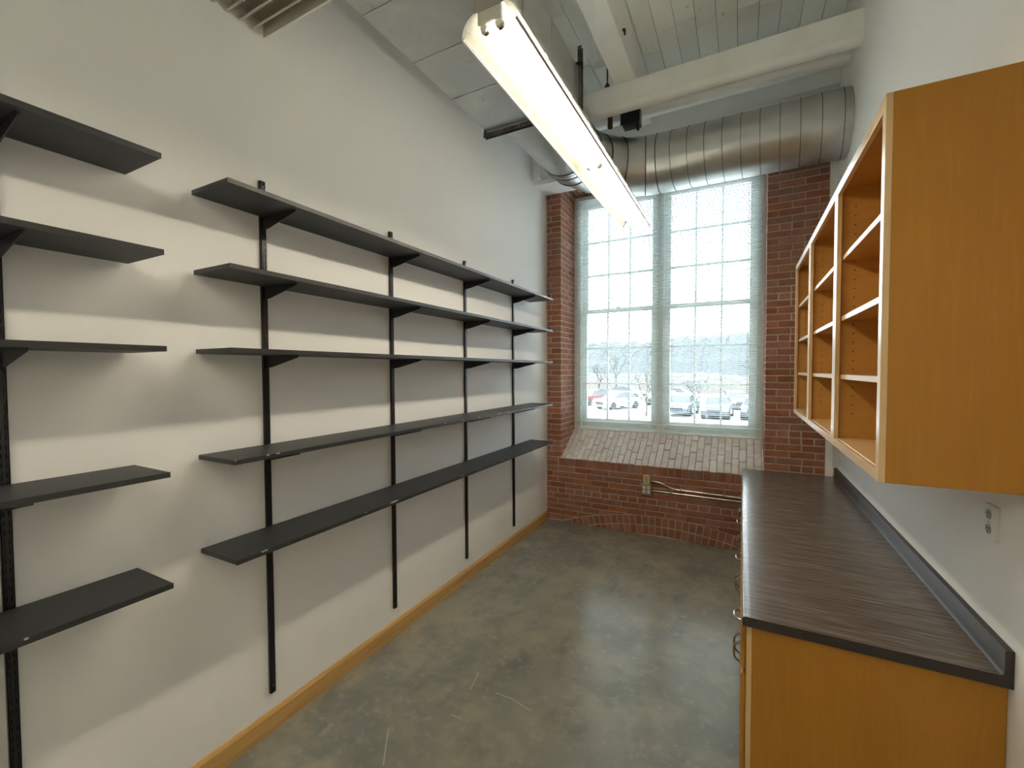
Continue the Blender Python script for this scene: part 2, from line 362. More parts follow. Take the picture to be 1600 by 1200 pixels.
# ------------------------------------------------------------------ windows
fr = MB()
fr.box((.186, .50, 1.11), (.275, .64, 4.164)); fr.box((2.315, .50, 1.11), (2.39, .64, 4.164)); fr.box((1.245, .50, 1.11), (1.325, .64, 4.157))
fr.box((.275, .50, 4.085), (2.315, .64, 4.164)); fr.prism([(.488, 1.10), (.66, 1.10), (.66, 1.165), (.53, 1.15), (.53, 1.128), (.488, 1.122)], 'x', .205, 2.383)
trim = struct('trim_1', fr, 'sash_paint', 'grey painted timber frame around the paired windows', bevel=.004)
def window(n, x0, x1, label):
    w = bpy.data.objects.new('window_%d' % n, None); COL.objects.link(w); w.location = ((x0 + x1) / 2, .57, 1.15); w['kind'] = 'structure'; w['label'] = label
    for nm, z0, z1, y, rb, rt in (('lower_sash', 1.155, 2.69, .555, .095, .05), ('upper_sash', 2.64, 4.085, .60, .05, .06)):
        m = MB(); d = .04; st = .07
        m.box((x0, y, z0), (x0 + st, y + d, z1)); m.box((x1 - st, y, z0), (x1, y + d, z1)); m.box((x0 + st, y, z0), (x1 - st, y + d, z0 + rb)); m.box((x0 + st, y, z1 - rt), (x1 - st, y + d, z1))
        s = obj(nm, m, 'sash_paint', w, bevel=.003)
        gx0, gx1, gz0, gz1 = x0 + st, x1 - st, z0 + rb, z1 - rt; mw = .011
        for i in (1, 2):
            xx = gx0 + (gx1 - gx0) * i / 3; zz = gz0 + (gz1 - gz0) * i / 3
            obj('muntin', box((xx - mw, y + .006, gz0), (xx + mw, y + d - .006, gz1)), 'sash_paint', s)
            obj('muntin', box((gx0, y + .008, zz - mw), (gx1, y + d - .008, zz + mw)), 'sash_paint', s)
        for i in range(3):
            for j in range(3):
                a0 = gx0 + (gx1 - gx0) * i / 3; a1 = gx0 + (gx1 - gx0) * (i + 1) / 3; b0 = gz0 + (gz1 - gz0) * j / 3; b1 = gz0 + (gz1 - gz0) * (j + 1) / 3
                obj('pane', box((a0 + .004, y + .018, b0 + .004), (a1 - .004, y + .021, b1 - .004)), 'pane_glass', s)
        if nm == 'lower_sash':
            xm = (x0 + x1) / 2
            lk = MB().box((xm - .03, y + .005, z1), (xm + .03, y + .035, z1 + .012)); lk.tube([(xm, y + .02, z1 + .01), (xm, y + .02, z1 + .022), (xm + .03, y + .005, z1 + .024)], .005, 8)
            obj('sash_lock', lk, 'handle_metal', s)
    return w
window(1, .275, 1.245, 'left nine-over-nine double hung window beside the shelf wall')
window(2, 1.325, 2.315, 'right nine-over-nine double hung window beside the wall cabinets')

# venetian blinds
def blind(x0, x1, zb, label, seed):
    yb = .455; r = random.Random(seed)
    t = thing('window_blind', label, 'blind', ((x0 + x1) / 2, yb, zb), 'venetian blinds at the window')
    obj('headrail', box((x0, yb - .018, 4.09), (x1, yb + .02, 4.13)), 'blind_slat', t, bevel=.002)
    obj('bottom_rail', box((x0, yb - .013, zb), (x1, yb + .013, zb + .013)), 'blind_slat', t, bevel=.003)
    N = 5; W_ = .025; ang = math.radians(-14); ring = []
    for k in range(N):
        u = -W_ / 2 + W_ * k / (N - 1); h = .0022 * (1 - (2 * u / W_) ** 2)
        ring.append((u * math.cos(ang) - h * math.sin(ang), u * math.sin(ang) + h * math.cos(ang)))
    prof = ring + [(p[0], p[1] - .0005) for p in ring[::-1]]
    hw = (x1 - x0) / 2
    me = MB().prism(prof, 'x', -hw + .003, hw - .003).mesh('slat'); me.materials.append(MATS['blind_slat'])
    z = zb + .03; pitch = .0234
    while z < 4.085:
        inst('slat', me, ((x0 + x1) / 2 + r.uniform(-.0015, .0015), yb, z), t, (r.uniform(-.03, .03), r.uniform(-.0006, .0006), 0)); z += pitch
    for fx in (.13, .5, .87):
        xx = x0 + (x1 - x0) * fx
        for dy in (-.0135, .0135): obj('ladder_cord', MB().tube([(xx, yb + dy, zb + .01), (xx, yb + dy, 4.09)], .0008, 5), 'blind_slat', t)
        obj('lift_cord', MB().tube([(xx + .006, yb, zb + .01), (xx + .006, yb, 4.09)], .0009, 5), 'blind_slat', t)
    return t
b1 = blind(.232, 1.283, 1.215, 'left white venetian blind next to the left brick pier', 1)
b2 = blind(1.292, 2.362, 1.215, 'right white venetian blind next to the wall cabinets', 2)
obj('tilt_wand', MB().tube([(.262, .425, 4.10), (.262, .425, 2.55)], .004, 8), 'white_plastic', b1, smooth=True)
obj('lift_cord', MB().tube([(2.23, .430, 4.10), (2.232, .430, 1.6)], .0016, 6), 'white_plastic', b2)

# ------------------------------------------------------------------ black shelving
SZ = [2.690, 2.340, 1.990, 1.516, 1.090]
SX0, SX1, ST = .020, .298, .020
names = ['top', 'second', 'middle', 'fourth', 'lowest']
def shelf(y0, y1, z, label, grp, chips):
    t = thing('shelf_board', label, 'shelf', ((SX0 + SX1) / 2, (y0 + y1) / 2, z - ST), grp)
    obj('board', box((SX0, y0 + .001, z - ST), (SX1 - .0015, y1 - .001, z)), 'black_board', t, bevel=.0012)
    obj('edge_band', MB().box((SX1 - .002, y0, z - ST), (SX1, y1, z)), 'black_edge', t)
    if chips:
        m = MB()
        for (yy, l, top) in chips:
            zz = z - .003 if top else z - ST + .002
            m.box((SX1 - .004, yy, zz - .002), (SX1 + .0006, yy + l, zz + .0035))
        obj('edge_chip', m, 'chip_wood', t)['kind'] = 'stuff'
    return t
r5 = random.Random(5)
for i, z in enumerate(SZ):
    ch = []
    if i >= 3: ch = [(r5.uniform(-3.9, -1.0), r5.uniform(.008, .03), True) for _ in range(9)]
    if i == 4: ch.append((-1.42, .012, False))
    if i == 3: ch.append((-4.0, .006, True))
    shelf(-4.002, -.520, z, names[i] + ' black shelf of the long unit in front of the window', 'long black shelves', ch)
LZ = [2.686, 2.338, 1.985, 1.517, 1.098]
for i, z in enumerate(LZ):
    shelf(-5.45, -4.233, z, names[i] + ' black shelf of the nearer unit cut off at the left edge', 'near black shelves', [(r5.uniform(-4.7, -4.3), .01, True)] if i == 4 else [])
def standard(y, z0, z1, shelves, label):
    t = thing('shelf_standard', label, 'shelf upright', (.008, y, z0), 'slotted shelf uprights')
    hw = .0135; D = .017
    ch = MB().box((0, y - hw, z0), (.002, y + hw, z1)); ch.box((.002, y - hw, z0), (D, y - hw + .0025, z1)); ch.box((.002, y + hw - .0025, z0), (D, y + hw, z1))
    # front: two strips with pairs of slots between rungs
    for a, b_ in ((-hw, -.0075), (-.0045, .0045), (.0075, hw)): ch.box((D - .002, y + a, z0), (D, y + b_, z1))
    z = z0 + .01
    while z < z1:
        ch.box((D - .002, y - .0075, z), (D - .0001, y - .0045, min(z + .014, z1))); ch.box((D - .002, y + .0045, z), (D - .0001, y + .0075, min(z + .014, z1))); z += .032
    ch.box((D - .002, y - hw, z0), (D, y + hw, z0 + .01)); ch.box((D - .002, y - hw, z1 - .01), (D, y + hw, z1))
    obj('channel', ch, 'black_metal', t)
    for zz in (z0 + .04, z1 - .03): obj('screw', MB().tube([(D - .001, y, zz), (D + .002, y, zz)], .005, 10), 'handle_metal', t)
    for zs in shelves:
        zb = zs - ST - .0008
        m = MB().prism([(D - .004, zb), (.262, zb), (.266, zb - .004), (.264, zb - .012), (.06, zb - .058), (.022, zb - .062), (D - .004, zb - .062)], 'y', y - .0018, y + .0018)
        m.box((D + .001, y - .006, zb - .0025), (.262, y + .006, zb))
        obj('bracket', m, 'black_metal', t)
    return t
for i, y in enumerate((-3.673, -2.757, -1.841, -.926)):
    standard(y, .203, 2.854, SZ, ['nearest', 'second nearest', 'third nearest', 'farthest'][i] + ' black slotted upright of the long shelf unit')
standard(-4.581, .203, 2.852, LZ, 'black slotted upright at the left edge of the picture')

# ------------------------------------------------------------------ wall cabinets
CZ0, CZ1, CX = 1.508, 2.790, 2.584
CS = [2.433, 2.138, 1.852]
def wall_cab(y0, y1, label, left_panel):
    t = thing('wall_cabinet', label, 'cabinet', ((CX + RW) / 2, (y0 + y1) / 2, CZ0), 'open maple wall cabinets')
    fx = CX + .019
    obj('side_panel', box((fx, y0 + .0005, CZ0), (RW - .001, y0 + .018, CZ1)), 'maple', t, bevel=.001)
    sp = obj('side_panel', box((fx, y1 - .018, CZ0), (RW - .001, y1 - .0005, CZ1)), 'maple_inner', t, bevel=.001)
    obj('back_panel', box((RW - .010, y0 + .018, CZ0 + .018), (RW - .003, y1 - .018, CZ1 - .018)), 'maple_inner', t)
    obj('bottom_panel', box((fx, y0 + .018, CZ0 + .02), (RW - .010, y1 - .018, CZ0 + .038)), 'maple_lit', t)
    obj('top_panel', box((fx, y0 + .018, CZ1 - .018), (RW - .010, y1 - .018, CZ1)), 'maple_inner', t)
    sw = .038
    for a, b_ in ((y0 + .0005, y0 + sw), (y1 - sw, y1 - .0005)): obj('stile', box((CX, a, CZ0), (fx, b_, CZ1)), 'maple_lit', t, bevel=.0015)
    obj('rail', box((CX + .0005, y0 + sw, CZ1 - .045), (fx, y1 - sw, CZ1)), 'maple_lit', t, bevel=.001)
    obj('rail', box((CX + .0005, y0 + sw, CZ0), (fx, y1 - sw, CZ0 + .036)), 'maple_lit', t, bevel=.001)
    for zs in CS:
        s = obj('shelf', box((CX + .028, y0 + .020, zs - .011), (RW - .012, y1 - .020, zs + .009)), 'maple_inner', t)
        obj('edge_strip', box((CX + .024, y0 + .020, zs - .012), (CX + .028, y1 - .020, zs + .010)), 'maple_lit', s)
    m = MB()
    for xx in (CX + .075, RW - .06):
        for q in range(24):
            zz = CZ0 + .16 + q * .044
            if zz < CZ1 - .1: m.tube([(xx, y1 - .0182, zz), (xx, y1 - .0178, zz)], .0032, 8)
    obj('shelf_pin_hole', m, 'dark_slot', sp)['kind'] = 'stuff'
    return t
wall_cab(-3.205, -2.362, 'nearest open maple wall cabinet with the broad side panel', True)
wall_cab(-2.360, -1.412, 'middle one of the three open maple wall cabinets', False)
wall_cab(-1.410, -.515, 'farthest open maple wall cabinet beside the brick pier', False)

# ------------------------------------------------------------------ base cabinets and countertop
BX = 2.222; BZ = .874
def bow_pull(m, x, y, z, horiz=True, l=.05):
    pts = []
    for i in range(9):
        a = -1 + 2 * i / 8; o = .028 * (1 - a ** 4)
        pts.append((x - o, y + a * l, z) if horiz else (x - o, y, z + a * l))
    m.tube(pts, .0048, 8)
    for s in (-1, 1):
        p = (x, y + s * l, z) if horiz else (x, y, z + s * l); m.tube([p, (p[0] - .004, p[1], p[2])], .009, 10)
def base_cab(y0, y1, label):
    t = thing('base_cabinet', label, 'cabinet', ((BX + RW) / 2, (y0 + y1) / 2, 0), 'maple base cabinets')
    for a, b_ in ((y0 + .0005, y0 + .018), (y1 - .018, y1 - .0005)):
        obj('side_panel', MB().prism([(BX + .075, 0), (RW - .002, 0), (RW - .002, BZ), (BX, BZ), (BX, .10), (BX + .075, .10)], 'y', a, b_), 'maple', t)
    obj('toe_kick', box((BX + .075, y0 + .018, 0), (BX + .09, y1 - .018, .10)), 'maple', t)
    obj('bottom_panel', box((BX, y0 + .018, .10), (RW - .01, y1 - .018, .118)), 'maple_inner', t)
    obj('back_panel', box((RW - .01, y0 + .018, .0), (RW - .002, y1 - .018, BZ)), 'maple_inner', t)
    ff = MB(); fx = BX - .019
    ff.box((fx, y0 + .0005, .10), (BX, y0 + .038, BZ)); ff.box((fx, y1 - .038, .10), (BX, y1 - .0005, BZ)); ff.box((fx, y0 + .038, BZ - .035), (BX, y1 - .038, BZ)); ff.box((fx, y0 + .038, .655), (BX, y1 - .038, .69)); ff.box((fx, y0 + .038, .10), (BX, y1 - .038, .13))
    obj('face_frame', ff, 'maple_lit', t, bevel=.001)
    def front(nm, a, b_, z0, z1):
        o = obj(nm, box((fx - .019, a, z0), (fx - .0005, b_, z1)), 'maple', t, bevel=.006, seg=3); return o
    d = front('drawer_front', y0 + .012, y1 - .012, .675, .855); m = MB(); bow_pull(m, fx - .019, (y0 + y1) / 2, .72); obj('handle', m, 'handle_metal', d, smooth=True)
    ym = (y0 + y1) / 2
    for a, b_, hy in ((y0 + .012, ym - .002, ym - .035), (ym + .002, y1 - .012, ym + .035)):
        d = front('door', a, b_, .115, .655); m = MB(); bow_pull(m, fx - .019, hy, .56, False); obj('handle', m, 'handle_metal', d, smooth=True)
ys = [-3.108, -2.392, -1.676, -.960, -.250]
for i in range(4):
    base_cab(ys[i], ys[i + 1], ['nearest maple base cabinet with the big bare side panel', 'second maple base cabinet from the near end, under the countertop', 'third maple base cabinet from the near end, under the countertop', 'farthest maple base cabinet, closest to the brick wall'][i])
ct = thing('countertop', 'dark brown streaked laminate countertop with a low backsplash', 'countertop', ((2.187 + RW) / 2, -1.69, .875))
xf, xb = 2.187, RW - .001
prof = [(xb, .8755), (xf + .004, .8755), (xf + .0008, .880), (xf, .886), (xf, .903), (xf + .003, .910), (xf + .010, .914), (xf + .03, .9145), (xf + .06, .914), (xb - .03, .914), (xb - .03, .914), (xb, .914)]
obj('slab', MB().prism(prof, 'y', -3.139, -.238), 'laminate', ct, smooth=True)
obj('end_cap', MB().prism([(p[0], p[1] + (0 if p[1] > .88 else .0003)) for p in prof], 'y', -3.1405, -3.1392), 'laminate_edge', ct)
bs = [(xb, .9142), (xb - .030, .9142), (xb - .026, .916), (xb - .0235, .920), (xb - .022, .928), (xb - .022, .990), (xb - .019, .995), (xb - .014, .997), (xb, .997)]
obj('backsplash', MB().prism(bs, 'y', -3.139, -.238), 'laminate_edge', ct, smooth=True)
obj('end_cap', MB().prism(bs, 'y', -3.1405, -3.1392), 'laminate_edge', ct)

# ------------------------------------------------------------------ strip light fixtures
def strip_light(y0, label):
    L_ = 2.44; cx = 1.378; y1 = y0 + L_; ym = (y0 + y1) / 2
    t = thing('strip_light', label, 'light fixture', (cx, ym, 3.085))
    half = [(.110, 3.088), (.110, 3.100), (.107, 3.116), (.098, 3.134), (.082, 3.150), (.060, 3.162), (.048, 3.166)]
    for s in (-1, 1):
        inn = [(cx + s * a, z) for a, z in half]; out = [(cx + s * (a + .0012), z + .0008) for a, z in half]
        ref = obj('reflector', MB().prism(inn + out[::-1], 'y', y0, y1), 'reflector', t, smooth=True)
        e = .110 * s
        obj('lip', MB().box((cx + e - .0035, y0, 3.0835), (cx + e + .0035, y1, 3.0885)), 'fixture_shade_grey' if s > 0 else 'fixture_white', ref)
        if s < 0: obj('lip_groove', box((cx + e + .004, y0, 3.087), (cx + e + .0075, y1, 3.091)), 'fixture_shade_grey', ref)
        for k in range(1, 9):
            yy = y0 + L_ * k / 9; obj('rib', MB().prism([(cx + s * (a + .0014), z + .0008) for a, z in half[1:5]] + [(cx + s * (a + .004), z + .003) for a, z in half[1:5]][::-1], 'y', yy - .002, yy + .002), 'fixture_white', ref)
    hs = obj('housing', MB().prism([(cx - .060, 3.160), (cx + .060, 3.160), (cx + .060, 3.222), (cx + .052, 3.230), (cx - .052, 3.230), (cx - .060, 3.222)], 'y', y0 + .001, y1 - .001), 'fixture_shade_grey', t)  # white metal housing; its shade is put into the grey
    st = MB()
    for k, (dx, w_) in enumerate(((0, .006), (.009, .004), (.016, .006))): st.box((cx - .1025 + .5 * dx, y0 + .015 + dx, 3.1195 + .4 * dx), (cx - .1005 + .5 * dx, y0 + .015 + dx + w_, 3.1215 + .4 * dx))
    obj('sticker', st, 'ivory_plastic', hs)
    for a, b_ in ((y0 + .025, ym - .012), (ym + .012, y1 - .025)):
        for s in (-1, 1):
            x = cx + s * .030; zt = 3.112
            tb = obj('lamp_tube', MB().tube([(x, a + .012, zt), (x, b_ - .012, zt)], .0165, 20), 'tube', t, smooth=True)
            obj('tube_cap', MB().tube([(x, a, zt), (x, a + .012, zt)], .0168, 16), 'handle_metal', tb, smooth=True)
            obj('tube_cap', MB().tube([(x, b_ - .012, zt), (x, b_, zt)], .0168, 16), 'handle_metal', tb, smooth=True)
            for yy, d in ((a, -1), (b_, 1)):
                obj('lamp_holder', MB().prism([(x - .013, 3.165), (x - .013, 3.108), (x - .007, 3.098), (x + .007, 3.098), (x + .013, 3.108), (x + .013, 3.165)], 'y', yy, yy + d * .010), 'socket_white', t)
    for yy, d in ((y0 + .003, .008), (ym - .004, .008), (y1 - .011, .008)): obj('socket_plate', box((cx - .047, yy, 3.118), (cx + .047, yy + d, 3.162)), 'socket_white', t)
    for yy in (y0 + .10, y0 + 1.22): obj('hanging_wire', MB().tube([(cx, yy, 3.228), (cx, yy, ZC - .004)], .0006, 6), 'fixture_white', t)
    return t
strip_light(-3.715, 'long pendant fluorescent strip light hanging over the aisle')
strip_light(-7.30, 'second fluorescent strip light farther back, behind the viewpoint')

# ------------------------------------------------------------------ ducts
dt = thing('air_duct', 'galvanised steel air duct turning along the window wall', 'duct', (.70, -2.0, 3.70))
dx0, dx1, dz0, dz1, dye = .30, 1.08, 3.85, 4.135, -1.93
seams = [YB, -6.6, -5.4, -4.2, -3.70, -3.26, -2.84, -2.42, dye]
for a, b_ in zip(seams[:-1], seams[1:]):
    s_ = obj('duct_section', box((dx0, a + .0015, dz0), (dx1, b_ - .0015, dz1)), 'galvanized_plate', dt, bevel=.004)
    obj('seam', MB().box((dx0 - .001, b_ - .006, dz0 - .004), (dx1 + .001, b_ + .002, dz0 + .002)).box((dx1 - .002, b_ - .006, dz0), (dx1 + .004, b_ + .002, dz1)), 'galvanized', s_)
fl = MB()
for yy in (dye, dye + .034):
    fl.box((dx0 - .035, yy, dz0 - .036), (dx1 + .03, yy + .004, dz0)); fl.box((dx1, yy, dz0 - .036), (dx1 + .03, yy + .004, dz1 + .14)); fl.box((dx0 - .03, yy, dz0 - .036), (dx0, yy + .004, dz1 + .05)); fl.box((dx0 - .03, yy, dz1), (dx1 + .03, yy + .004, dz1 + .03))
fl.box((dx0 - .03, dye - .0, dz0 - .004), (dx1 + .03, dye + .038, dz0)); fl.box((dx1, dye, dz0), (dx1 + .004, dye + .038, dz1 + .14))
fo = obj('flange', fl, 'steel_angle', dt)
for xx in (dx0 - .02, dx0 + .06, dx0 + .16, dx0 + .3): obj('bolt', MB().tube([(xx, dye - .004, dz0 - .018), (xx, dye + .042, dz0 - .018)], .006, 8), 'handle_metal', fo)
obj('bolt', MB().tube([(dx1 + .015, dye - .002, dz1 + .12), (dx1 + .015, dye + .006, dz1 + .12)], .007, 8), 'handle_metal', fo)
N = 48; RD = .275; rcx, rcz = .72, 3.965; RB = .70; yst = -1.12; ycl = yst + RB; xcl = rcx + RB
def circ(cx, cy, cz, ang, r):
    """ring around a centre-line that heads along (sin ang, cos ang)"""
    nx, ny = math.cos(ang), -math.sin(ang); return [(cx + r * math.cos(2 * math.pi * k / N) * nx, cy + r * math.cos(2 * math.pi * k / N) * ny, cz + r * math.sin(2 * math.pi * k / N)) for k in range(N)]
def rect_ring(y):
    cxr, czr, hx, hz = .71, (dz0 + dz1) / 2, .32, (dz1 - dz0) / 2; pts = []
    for k in range(N):
        a = 2 * math.pi * (k + .0) / N; c_, s_ = math.cos(a), math.sin(a); e = 8.0
        q = (abs(c_) ** e + abs(s_) ** e) ** (-1 / e); pts.append((cxr + hx * c_ * q, y, czr + hz * s_ * q))
    return pts
R0 = rect_ring(dye + .038); R1 = circ(rcx, yst - .10, rcz, 0, RD)
tr_rings = [[tuple(a[i] * (1 - t_) + b_[i] * t_ for i in range(3)) for a, b_ in zip(R0, R1)] for t_ in (0, .25, .5, .75, 1)]
obj('transition', MB().loft(tr_rings), 'galvanized_plate', dt, smooth=True)
obj('collar', MB().loft([circ(rcx, yst - .10, rcz, 0, RD + .002), circ(rcx, yst, rcz, 0, RD + .002)]), 'galvanized', dt, smooth=True)
def hoop(c0, ang, r=RD, w_=.004, h=.005, m='seam_metal', par=None, nm='seam'):
    cx, cy = c0; dx, dy = math.sin(ang) * w_, math.cos(ang) * w_
    return obj(nm, MB().loft([circ(cx - dx, cy - dy, rcz, ang, r), circ(cx - dx, cy - dy, rcz, ang, r + h), circ(cx + dx, cy + dy, rcz, ang, r + h), circ(cx + dx, cy + dy, rcz, ang, r)], cap=False), m, par or dt, smooth=True)
hoop((rcx, yst - .10), 0); hoop((rcx, yst - .065), 0, h=.003)
G = 5; cuts = [0, .125, .375, .625, .875, 1.0]
def el(a): return (xcl - RB * math.cos(a), yst + RB * math.sin(a))
for g in range(G):
    a0, a1 = cuts[g] * math.pi / 2, cuts[g + 1] * math.pi / 2
    am = 0 if g == 0 else math.pi / 2 if g == G - 1 else (a0 + a1) / 2
    # mitred gore: rings lie in the joint planes but points slide along the gore direction (chords)
    r0, r1 = circ(*el(a0), rcz, a0, RD), circ(*el(a1), rcz, a1, RD)
    go = obj('elbow_gore', MB().loft([r0, r1]), 'galvanized', dt, smooth=True)
    hoop(el(a0), a0, w_=.005, h=.006, par=go)
sr = obj('round_run', MB().loft([circ(x_, ycl, rcz, math.pi / 2, RD) for x_ in (xcl, xcl + .4, xcl + .8, xcl + 1.2, RW - .002)]), 'galvanized', dt, smooth=True)
x = xcl; i = 0
while x < RW - .02:
    if i == 0: hoop((x, ycl), math.pi / 2, w_=.004, h=.006, par=sr)
    else: hoop((x, ycl), math.pi / 2 + .06, r=RD - .004, w_=.0022, h=.0085, par=sr)
    x += .148; i += 1

# louvred air grille high on the shelf wall
gx0, gx1, gy0, gy1, gz = .0, .70, -4.45, -3.638, 3.59
gr = thing('air_grille', 'louvred air grille box high on the shelf wall', 'vent', ((gx0 + gx1) / 2, (gy0 + gy1) / 2, gz))
gb = MB().box((gx0 + .001, gy0, gz + .075), (gx1, gy1, gz + .20)); gb.box((gx0 + .001, gy0, gz), (gx1, gy0 + .004, gz + .08)); gb.box((gx0 + .001, gy1 - .004, gz), (gx1, gy1, gz + .08)); gb.box((gx1 - .004, gy0, gz), (gx1, gy1, gz + .08))
obj('case', gb, 'grille_paint', gr)
obj('rim', MB().box((gx0 + .001, gy1 - .003, gz - .003), (gx1, gy1 + .004, gz + .003)), 'fixture_white', gr)
y = gy1 - .012
while y > gy0 + .08:
    obj('louvre', MB().prism([(y, gz + .058), (y - .008, gz + .060), (y - .030, gz + .034), (y - .055, gz + .004), (y - .058, gz + .001), (y - .048, gz + .001), (y - .024, gz + .028)], 'x', gx0 + .002, gx1 - .004), 'grille_paint', gr, smooth=True); y -= .062

# ------------------------------------------------------------------ beams and overhead bits
def rbeam(y0, y1, z0, z1, x0, x1, r):
    p = [(y0, z1), (y1, z1)]
    for k in range(7): a = k * math.pi / 12; p.append((y1 - r + r * math.cos(a), z0 + r - r * math.sin(a)))
    for k in range(7): a = math.pi / 2 + k * math.pi / 12; p.append((y0 + r + r * math.cos(a), z0 + r - r * math.sin(a)))
    return MB().prism(p, 'x', x0, x1)
tag(obj('ceiling_beam', rbeam(-.95, -.82, 4.315, 4.545, 0, RW, .055), 'white_paint', smooth=True), 'large white rounded cross beam nearest the strip light', 'beam')
tag(obj('ceiling_beam', rbeam(-.55, -.43, 4.43, 4.65, 0, RW, .045), 'white_paint', smooth=True), 'smaller white cross beam between the large beam and the duct', 'beam')
tag(obj('ceiling_beam', box((1.094, YB, 4.548), (1.288, -.112, ZC - .008)), 'white_paint', bevel=.008), 'white timber beam running towards the window under the plank ceiling', 'beam')
lg = MB().box((0.001, -.36, 4.052), (.46, -.02, 4.10)); 
cl = thing('corner_ledge', 'white boxed ledge in the corner above the left brick pier', 'ledge', (.2, -.2, 4.05))
obj('ledge_board', lg, 'white_paint', cl, bevel=.004); obj('post', box((0.001, -.42, 4.10), (.10, -.05, 4.47)), 'white_paint', cl, bevel=.004)
rb = thing('hanger_rod', 'thin steel rod with a dark coupling on the large beam', 'rod', (1.008, -.87, 4.546))
obj('rod', MB().tube([(1.008, -.87, 4.58), (1.008, -.87, ZC - .008)], .008, 8), 'steel_angle', rb, smooth=True)
obj('coupling', MB().tube([(1.008, -.87, 4.546), (1.008, -.87, 4.575), (1.008, -.87, 4.61), (1.008, -.87, 4.63)], [.030, .034, .022, .012], 10), 'rust', rb, smooth=True)
jb = thing('junction_box', 'black metal box tucked between the white cross beams', 'box', (1.20, -.65, 4.28))
obj('case', box((1.110, -.725, 4.285), (1.275, -.585, 4.445)), 'black_metal', jb, bevel=.004); obj('cover', box((1.10, -.733, 4.28), (1.285, -.725, 4.45)), 'black_metal', jb, bevel=.002)
obj('cable_clamp', MB().tube([(1.25, -.67, 4.285), (1.25, -.67, 4.25), (1.262, -.67, 4.225)], .014, 8), 'black_metal', jb, smooth=True)
obj('bracket', box((1.15, -.818, 4.445), (1.24, -.552, 4.455)), 'black_metal', jb)
tag(obj('pipe_stub', MB().tube([(.985, -.68, 4.52), (.985, -.68, 4.31)], [.022, .026], 12), 'rust', smooth=True), 'short rusty pipe stub beside the black box', 'pipe')
tag(obj('beam_bolt', MB().tube([(1.287, -1.42, 4.66), (1.302, -1.42, 4.66), (1.305, -1.42, 4.64), (1.305, -1.42, 4.615)], [.012, .010, .009, .006], 8), 'rust', smooth=True), 'rusty hook bolt in the side of the timber beam', 'bolt')

# ------------------------------------------------------------------ outlets and conduit on the brick apron
sw = thing('outlet_box', 'ivory surface box with three small holes on the brick', 'outlet', (1.237, -.02, .602))
obj('box_body', box((1.200, -.045, .602), (1.274, .0, .704)), 'ivory_plastic', sw, bevel=.004, seg=3)
ob = MB()
for zz in (.672, .650, .628): ob.box((1.229, -.0462, zz - .004), (1.245, -.0448, zz + .004))
obj('slot', ob, 'dark_slot', sw)
qb = thing('outlet_box', 'square metal box with four sockets under the ivory box', 'outlet', (1.237, -.02, .478))
obj('box_body', box((1.183, -.052, .478), (1.291, .0, .600)), 'box_steel', qb, bevel=.006, seg=3)
for xx in (1.212, 1.262):
    for zz in (.563, .517):
        s_ = obj('socket', MB().tube([(xx, -.051, zz), (xx, -.055, zz)], .0165, 16), 'socket_white', qb, smooth=True)
        obj('slot', MB().box((xx - .007, -.0556, zz - .002), (xx - .005, -.0548, zz + .006)).box((xx + .005, -.0556, zz - .002), (xx + .007, -.0548, zz + .006)).tube([(xx, -.0548, zz - .007), (xx, -.0556, zz - .007)], .0025, 6), 'dark_slot', s_)
def conduit(pts, straps, label):
    t = thing('conduit', label, 'pipe', (1.75, -.02, pts[-1][1]))
    obj('pipe', MB().tube([(x, -.022, z) for x, z in pts], .0095, 12), 'conduit_steel', t, smooth=True)
    x, z = pts[0]; obj('connector', MB().tube([(x - .012, -.022, z), (x + .014, -.022, z)], .0145, 10), 'handle_metal', t, smooth=True)
    for xx in straps:
        zz = min(pts, key=lambda p: abs(p[0] - xx))[1]
        obj('strap', MB().prism([(-.002, zz - .012), (-.034, zz - .012), (-.034, zz + .012), (-.006, zz + .012), (-.006, zz + .034), (-.002, zz + .034)], 'x', xx - .008, xx + .008), 'handle_metal', t)
def smooth(a, b_, n=9): return [(a[0] + (b_[0] - a[0]) * i / n, a[1] + (b_[1] - a[1]) * (.5 - .5 * math.cos(math.pi * i / n))) for i in range(n + 1)]
conduit([(1.288, .633)] + smooth((1.33, .633), (1.56, .572)) + [(1.7, .570), (1.85, .568), (2.03, .566), (2.25, .563), (2.6, .56)], (1.60, 2.03), 'upper steel conduit bending down from the ivory box')
conduit([(1.304, .528), (1.5, .527), (1.7, .525), (2.03, .523), (2.3, .522), (2.6, .52)], (1.50,), 'lower straight steel conduit from the four socket box')

# duplex outlet on the right wall
do = thing('wall_outlet', 'white duplex outlet plate under the nearest wall cabinet', 'outlet', (RW, -2.99, 1.305))
obj('cover_plate', box((RW - .014, -3.026, 1.305), (RW, -2.954, 1.422)), 'white_plastic', do, bevel=.003, seg=3)
for zz in (1.389, 1.338):
    rc = obj('socket', MB().tube([(RW - .0135, -2.99, zz), (RW - .0165, -2.99, zz)], .017, 18), 'grey_plastic', do, smooth=True)
    obj('slot', MB().box((RW - .0172, -2.998, zz - .001), (RW - .0163, -2.995, zz + .009)).box((RW - .0172, -2.985, zz - .001), (RW - .0163, -2.982, zz + .009)).tube([(RW - .0163, -2.99, zz - .008), (RW - .0172, -2.99, zz - .008)], .003, 8), 'dark_slot', rc)
obj('screw', MB().tube([(RW - .0135, -2.99, 1.3635), (RW - .0158, -2.99, 1.3635)], .003, 8), 'handle_metal', do)

